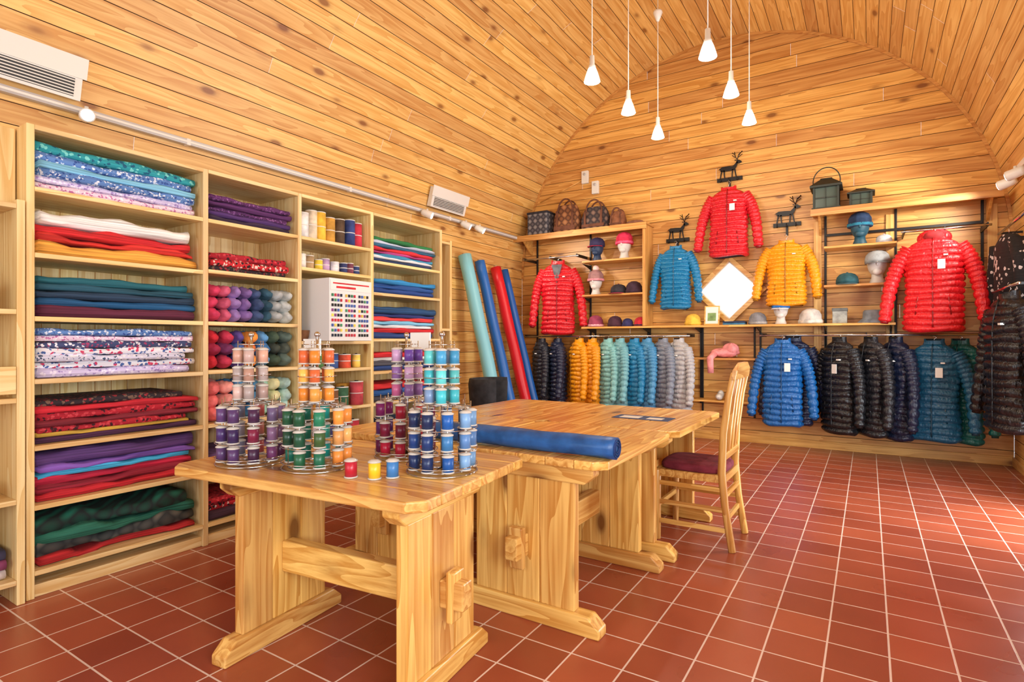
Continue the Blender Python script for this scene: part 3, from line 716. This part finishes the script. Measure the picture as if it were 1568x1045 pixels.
hat(-3.22,1.445,'beanie',S(140,50,80),S(220,160,170)); hat(-2.93,1.445,'beanie',S(60,24,44),r=.10); hat(-2.57,1.445,'beanie',S(190,30,50),S(60,30,60),r=.085); hat(-2.75,1.445,'beanie',S(40,40,90),r=.075)
hat(-1.88,1.445,'beanie',S(225,180,60),r=.10); hat(-1.12,1.445,'beanie',S(120,120,125),S(150,150,150),r=.10)
hat_on_head(-.87,1.445,'cap',S(30,110,190),S(220,220,225),1.05); hat(-.56,1.445,'beanie',S(190,185,180),S(205,200,190),r=.12)
hat(.05,1.445,'bucket',S(120,130,140),r=.105)
hat(-.2,1.87,'cap',S(30,80,90),S(60,90,100)); hat_on_head(.08,1.87,'cap',S(150,156,160),S(110,110,112),1.25)
hat_on_head(-.08,2.30,'beanie',S(24,50,86),S(30,120,150),1.2,plain('teal_head',S(30,80,100),.5)); hat(.14,2.30,'cap',S(205,208,212),r=.075,y=7.25)
b=B('gift_box'); b.box(-.34,-.2,7.18,7.32,1.446,1.6,C(150,155,150)); b.box(-.345,-.195,7.175,7.325,1.58,1.615,C(90,95,95)); b.finish(.004)
b=B('picture_frame'); M_=Matrix.Translation((-1.64,7.20,1.448))@Matrix.Rotation(-.15,4,'X')
b.box(-.09,.09,-.01,.01,0,.24,wood('x','table'),M_); b.box(-.075,.075,-.012,-.0105,.015,.225,WHITE,M_); b.box(-.05,.05,-.0135,-.0125,.05,.15,C(120,150,90),M_); b.finish()
b=B('folded_scarf_stack')
for i,c in enumerate((S(60,120,160),S(30,50,80))):
    b.box(-1.5,-1.25,7.14,7.34,1.446+i*.022,1.466+i*.022,cloth(c))
b.finish(.006)
b=B('knitted_scarf'); pk=C(225,140,140)
b.ell((-1.5,7.24,1.105),(.17,.10,.055),pk,20,10,lambda a,c:1+.12*math.sin(a*5+c*3)); b.ell((-1.42,7.22,1.15),(.09,.08,.07),pk,16,8,lambda a,c:1+.12*math.sin(a*4)); b.tube([(-1.6,7.15,1.09),(-1.63,7.07,1.04),(-1.62,7.06,.86)],[.04,.04,.035],pk,10); b.finish()
b=B('felt_slipper_pair')
for x in (-1.55,-1.42):
    b.ell((x,7.22,.566),(.045,.12,.042),C(205,200,190),16,8); b.ell((x,7.28,.59),(.04,.06,.05),C(205,200,190),14,8)
b.finish()
# bags on left shelf
tb=tartan(S(80,66,62),S(40,36,44),S(130,104,92),10); tb2=tartan(S(136,88,54),S(80,48,34),S(170,120,80),9)
tb3=tartan(S(96,96,104),S(50,50,60),S(140,138,140),11)
b=B('storage_hamper'); b.box(-4.27,-3.93,7.14,7.40,2.807,3.13,tb3); b.box(-4.28,-3.92,7.13,7.41,3.11,3.15,C(40,40,50)); b.finish(.02)
def bag(x,w,h,mat,dy=0,hd=.45):
    b=B('handbag'); rg=[]
    for k,(z,s) in enumerate(((0,.88),(.04,.98),(h*.5,1.0),(h*.8,.86),(h,.7),(h+.012,.6))):
        rg.append([(x+math.copysign(abs(math.cos(t))**.5,math.cos(t))*w/2*s,7.26+dy+math.copysign(abs(math.sin(t))**.7,math.sin(t))*.10*(1.1-.5*z/h),2.807+z) for t in [2*math.pi*j/28 for j in range(28)]])
    b.rings(rg,mat)
    lt=C(96,54,32)
    for yy in (7.19+dy,7.33+dy): b.tube([(x+w*.28*math.cos(a),yy,2.807+h*.8+(h*hd)*math.sin(a)) for a in [math.pi*j/12 for j in range(13)]],.012,lt,8)
    for q in (-.29,.29): b.box(x+w*q-w*.035,x+w*q+w*.035,7.26+dy-.112,7.26+dy-.09,2.83,2.807+h*.8,lt)
    b.box(x-w*.4,x+w*.4,7.26+dy-.118,7.26+dy-.1,2.83,2.807+h*.22,lt)
    b.finish(.004)
bag(-3.66,.42,.38,tb2); bag(-3.22,.42,.30,tb,.0,.55); bag(-2.89,.22,.20,C(130,80,50))
b=B('suede_glove_pair'); b.ell((-2.64,7.22,2.838),(.12,.05,.03),C(120,78,56),16,8); b.ell((-2.62,7.32,2.838),(.11,.04,.03),C(120,80,60),16,8); b.finish()
def lantern(x,w,h,ring):
    b=B('house_lantern'); z=2.716; tn=plain('dark_tin',S(60,64,58),.55,.6)
    b.box(x-w/2,x+w/2,7.25-w/2,7.25+w/2,z,z+h*.06,tn)
    for sx in (-1,1):
        for sy in (-1,1): b.box(x+sx*w*.42-.01,x+sx*w*.42+.01,7.25+sy*w*.42-.01,7.25+sy*w*.42+.01,z,z+h*.72,tn)
    b.box(x-w*.38,x+w*.38,7.25-w*.38,7.25+w*.38,z+.02,z+h*.7,plain('dim_pane',S(70,84,76),.2))
    b.box(x-w*.01,x+w*.01,7.25-w*.41,7.25-w*.39,z,z+h*.7,tn); b.box(x-w*.4,x+w*.4,7.25-w*.41,7.25-w*.39,z+h*.34,z+h*.38,tn)
    b.rings([[(x+sx*w*q,7.25+sy*w*q,z+h*zz) for sx,sy in ((-1,-1),(1,-1),(1,1),(-1,1))] for q,zz in ((.56,.68),(.56,.74),(.22,.96),(.2,1.0))],tn,smooth=False)
    if ring: b.tube([(x+w*.48*math.cos(a),7.25,z+h*.9+w*.5*(math.sin(a)*1.1+.1)) for a in [-.35+(math.pi+.7)*j/20 for j in range(21)]],.006,tn,8)
    b.finish()
lantern(-.40,.28,.36,True); lantern(-.07,.23,.20,False)
# deer coat hooks
def deer(x,z,fl=1):
    b=B('deer_coat_hook'); y=YE-.03; k=.27*fl; K=.27
    P=lambda pts:b.prism([(p[0]*k,p[1]*K) for p in (pts if fl>0 else pts[::-1])],(x,y,z),(1,0,0),(0,0,1),(0,.008,0),BLACK)
    P([(-.42,.34),(-.30,.30),(.0,.30),(.20,.32),(.30,.44),(.36,.62),(.33,.72),(.24,.60),(.14,.50),(-.1,.52),(-.35,.52),(-.43,.46)])
    P([(.30,.60),(.40,.58),(.53,.62),(.52,.68),(.40,.76),(.30,.74)])
    P([(.30,.74),(.24,.80),(.22,.74)])
    for a,c in ((-.38,-.44),(-.28,-.24),(.10,.08),(.19,.27)):
        P([(a,.36),(a+.07,.36),(a*.5+c*.5+.05,.16),(c+.05,-.02),(c,-.02),(a*.5+c*.5,.16)])
    P([(-.43,.48),(-.50,.40),(-.42,.44)])
    for s in (-.06,.08):
        b.tube([(x+(.33)*k,y+.004,z+.76*K),(x+(.30+s)*k,y+.004,z+.95*K),(x+(.36+s*2.4)*k,y+.004,z+1.14*K)],.005,BLACK,6)
        for q in (.88,1.0): b.tube([(x+(.30+s)*k,y+.004,z+q*K),(x+(.30+s*3.2)*k,y+.004,z+(q+.12)*K)],.004,BLACK,6)
    b.box(x-.15,x+.15,y-.004,y+.028,z-.045,z-.0,BLACK)
    b.box(x-.012,x+.012,y-.004,y+.028,z-.15,z-.045,BLACK)
    for dx in (-.10,0,.10): b.tube([(x+dx,y,z-.04),(x+dx,y-.05,z-.06),(x+dx,y-.06,z-.02)],.006,BLACK,6)
    b.finish()
deer(-1.47,3.30,1); deer(-2.12,2.60,1); deer(-.82,2.66,1)

for x,z in ((-3.45,3.62),(-3.29,3.45)):
    b=B('wall_sensor'); b.box(x-.05,x+.05,YE-.05,YE-.002,z-.10,z+.08,WHITE); b.cyl((x,YE-.06,z+.03),(x,YE-.05,z+.03),.02,GREYM); b.finish(.01)
b=B('cable_conduit'); b.cyl((-4.2,YE-.012,3.35),(-3.5,YE-.012,3.58),.008,wood('x','gable'),n=8); b.finish()

# ------------------------------------------------------------ track, grilles, pendants
def vp(phi,off=0):
    return (CX-(RR-off)*math.cos(phi),CZ+(RR-off)*math.sin(phi))
x,z=vp(math.radians(11.8),.035)
b=B('track_rail'); b.box(x-.022,x+.022,-2.8,YE-.03,z-.022,z+.022,GREYM); b.box(x+.021,x+.026,-2.8,YE-.03,z-.008,z+.008,WHITE)
y=-2.5
while y<7.3: b.box(x-.024,x+.024,y,y+.03,z-.025,z+.025,WHITE); y+=1.6
b.finish(.003)
LMP=plain('lamp_glow',(1,.93,.80,1),.4,0,30)
def spot(px,py,pz,dx,dy,dz,energy,nm='track_spotlight'):
    b=B(nm); p=Vector((px,py,pz)); d=Vector((dx,dy,dz)).normalized()
    b.cyl(p-Vector((0,0,-.06)),p,.012,WHITE,n=8)
    b.tube([p-d*.07,p-d*.05,p+d*.05,p+d*.06],[.03,.04,.045,.042],WHITE,16)
    b.tube([p+d*.061,p+d*.064],[.036,.034],LMP,16); b.finish()
    l=bpy.data.lights.new('spot_lamp','SPOT'); l.energy=energy; l.spot_size=math.radians(120); l.spot_blend=.7; l.color=(1,.92,.80); l.shadow_soft_size=.05
    o=bpy.data.objects.new('spot_lamp',l); scn.collection.objects.link(o); o.location=p+d*.09; o.rotation_euler=(-d).to_track_quat('Z','Y').to_euler()
for py,dx,dy,dz in ((1.62,.9,-.25,-.2),(5.0,1,.6,-.5),(5.75,1,.7,-.6),(6.05,1,.5,-.6)):
    spot(x+.09,py,z-.05,dx,dy,dz,38)
b=B('track_rail'); b.box(XR-.13,XR-.08,-2.8,YE-.38,2.74,2.795,WHITE); b.finish(.003)
for py,dy in ((6.25,.6),(6.6,.5),(3.5,.3),(1.0,.3)): spot(XR-.19,py,2.66,-1,dy,-.3,44)
def grille(y0,y1,p0,p1):
    b=B('air_conditioning_grille'); c=math.radians((p0+p1)/2); xx,zz=vp(c,.045); hh=RR*math.radians(p1-p0)/2
    tv=Vector((math.sin(c),0,math.cos(c))); nv=Vector((math.cos(c),0,-math.sin(c)))
    M=Matrix(((nv.x,0,tv.x,xx),(0,1,0,0),(nv.z,0,tv.z,zz),(0,0,0,1)))
    b.box(-.03,.03,y0,y1,-hh,hh,WHITE,M); b.box(.03,.04,y0-.02,y1+.02,hh*.12,hh+.02,WHITE,M)
    b.box(.03,.031,y0+.04,y1-.04,-hh*.85,hh*.05,plain('dark_slot',S(60,60,60),.6),M)
    for k in range(6):
        q=-hh*.82+k*hh*.15; b.box(.031,.042,y0+.04,y1-.04,q,q+.007,WHITE,M)
    b.finish(.004)
grille(.75,1.60,13.0,18.0); grille(5.10,5.76,13.4,18.0)
glow=plain('pendant_glass',(1,.90,.74,1),.3,0,1.3)
for (X_,Y_) in ((-1.77,3.92),(-1.75,4.63),(-1.72,5.34),(-.94,4.01),(-.93,4.74),(-.91,5.43)):
    zb=3.215; ct=CZ+math.sqrt(RR*RR-(X_-CX)**2)
    b=B('pendant_lamp')
    b.lathe([(.010,.20),(.018,.195),(.020,.125),(.026,.12),(.030,.095)],(X_,Y_,zb),WHITE,20,(True,True))
    b.lathe([(.030,.10),(.042,.07),(.056,.025),(.062,0),(.056,.0),(.040,.05),(.026,.09)],(X_,Y_,zb),glow,24,(False,False))
    b.ell((X_,Y_,zb+.03),(.020,.020,.03),LMP,12,8)
    b.cyl((X_,Y_,zb+.20),(X_,Y_,ct-.02),.004,WHITE,n=6)
    b.lathe([(.05,0),(.045,-.03),(.012,-.07)],(X_,Y_,ct),WHITE,16)
    if X_==-1.72: b.lathe([(.012,-.08),(.045,.0),(.04,.02),(.01,.03)],(X_,Y_,4.42),WHITE,16)
    b.finish()
    l=bpy.data.lights.new('pendant_bulb','POINT'); l.energy=18; l.color=(1,.90,.75); l.shadow_soft_size=.05
    o=bpy.data.objects.new('pendant_bulb',l); scn.collection.objects.link(o); o.location=(X_,Y_,zb-.06)

# ------------------------------------------------------------ daylight
def area(name,loc,rot,sx,sy,e,col):
    l=bpy.data.lights.new(name,'AREA'); l.shape='RECTANGLE'; l.size=sx; l.size_y=sy; l.energy=e; l.color=col
    o=bpy.data.objects.new(name,l); scn.collection.objects.link(o); o.location=loc; o.rotation_euler=rot
area('fill_back',(-1.7,YB-.11,1.86),(H,0,0),4.3,2.6,110,(.90,.95,1))  # added soft fill from behind the camera
area('daylight_door',(XR+.11,4.95,1.07),(0,H,0),2.0,1.2,115,(.88,.94,1))
area('fill_side',(XR+.11,-.3,1.5),(0,H,0),1.2,2.5,160,(.90,.95,1))  # added fill from the right, brightens shelves and tables
w=bpy.data.worlds.new('world'); scn.world=w; w.use_nodes=True
w.node_tree.nodes['Background'].inputs[0].default_value=(.9,.95,1,1); w.node_tree.nodes['Background'].inputs[1].default_value=1.0
scn.view_settings.view_transform='Standard'
try: scn.view_settings.look='None'
except: pass

# ------------------------------------------------------------ camera
cd=bpy.data.cameras.new('camera'); cd.sensor_width=36; cd.lens=860/1568*36; cd.clip_start=.05
co=bpy.data.objects.new('camera',cd); scn.collection.objects.link(co)
co.location=(0,0,1.25); co.rotation_euler=(H,0,math.radians(32.41)); scn.camera=co
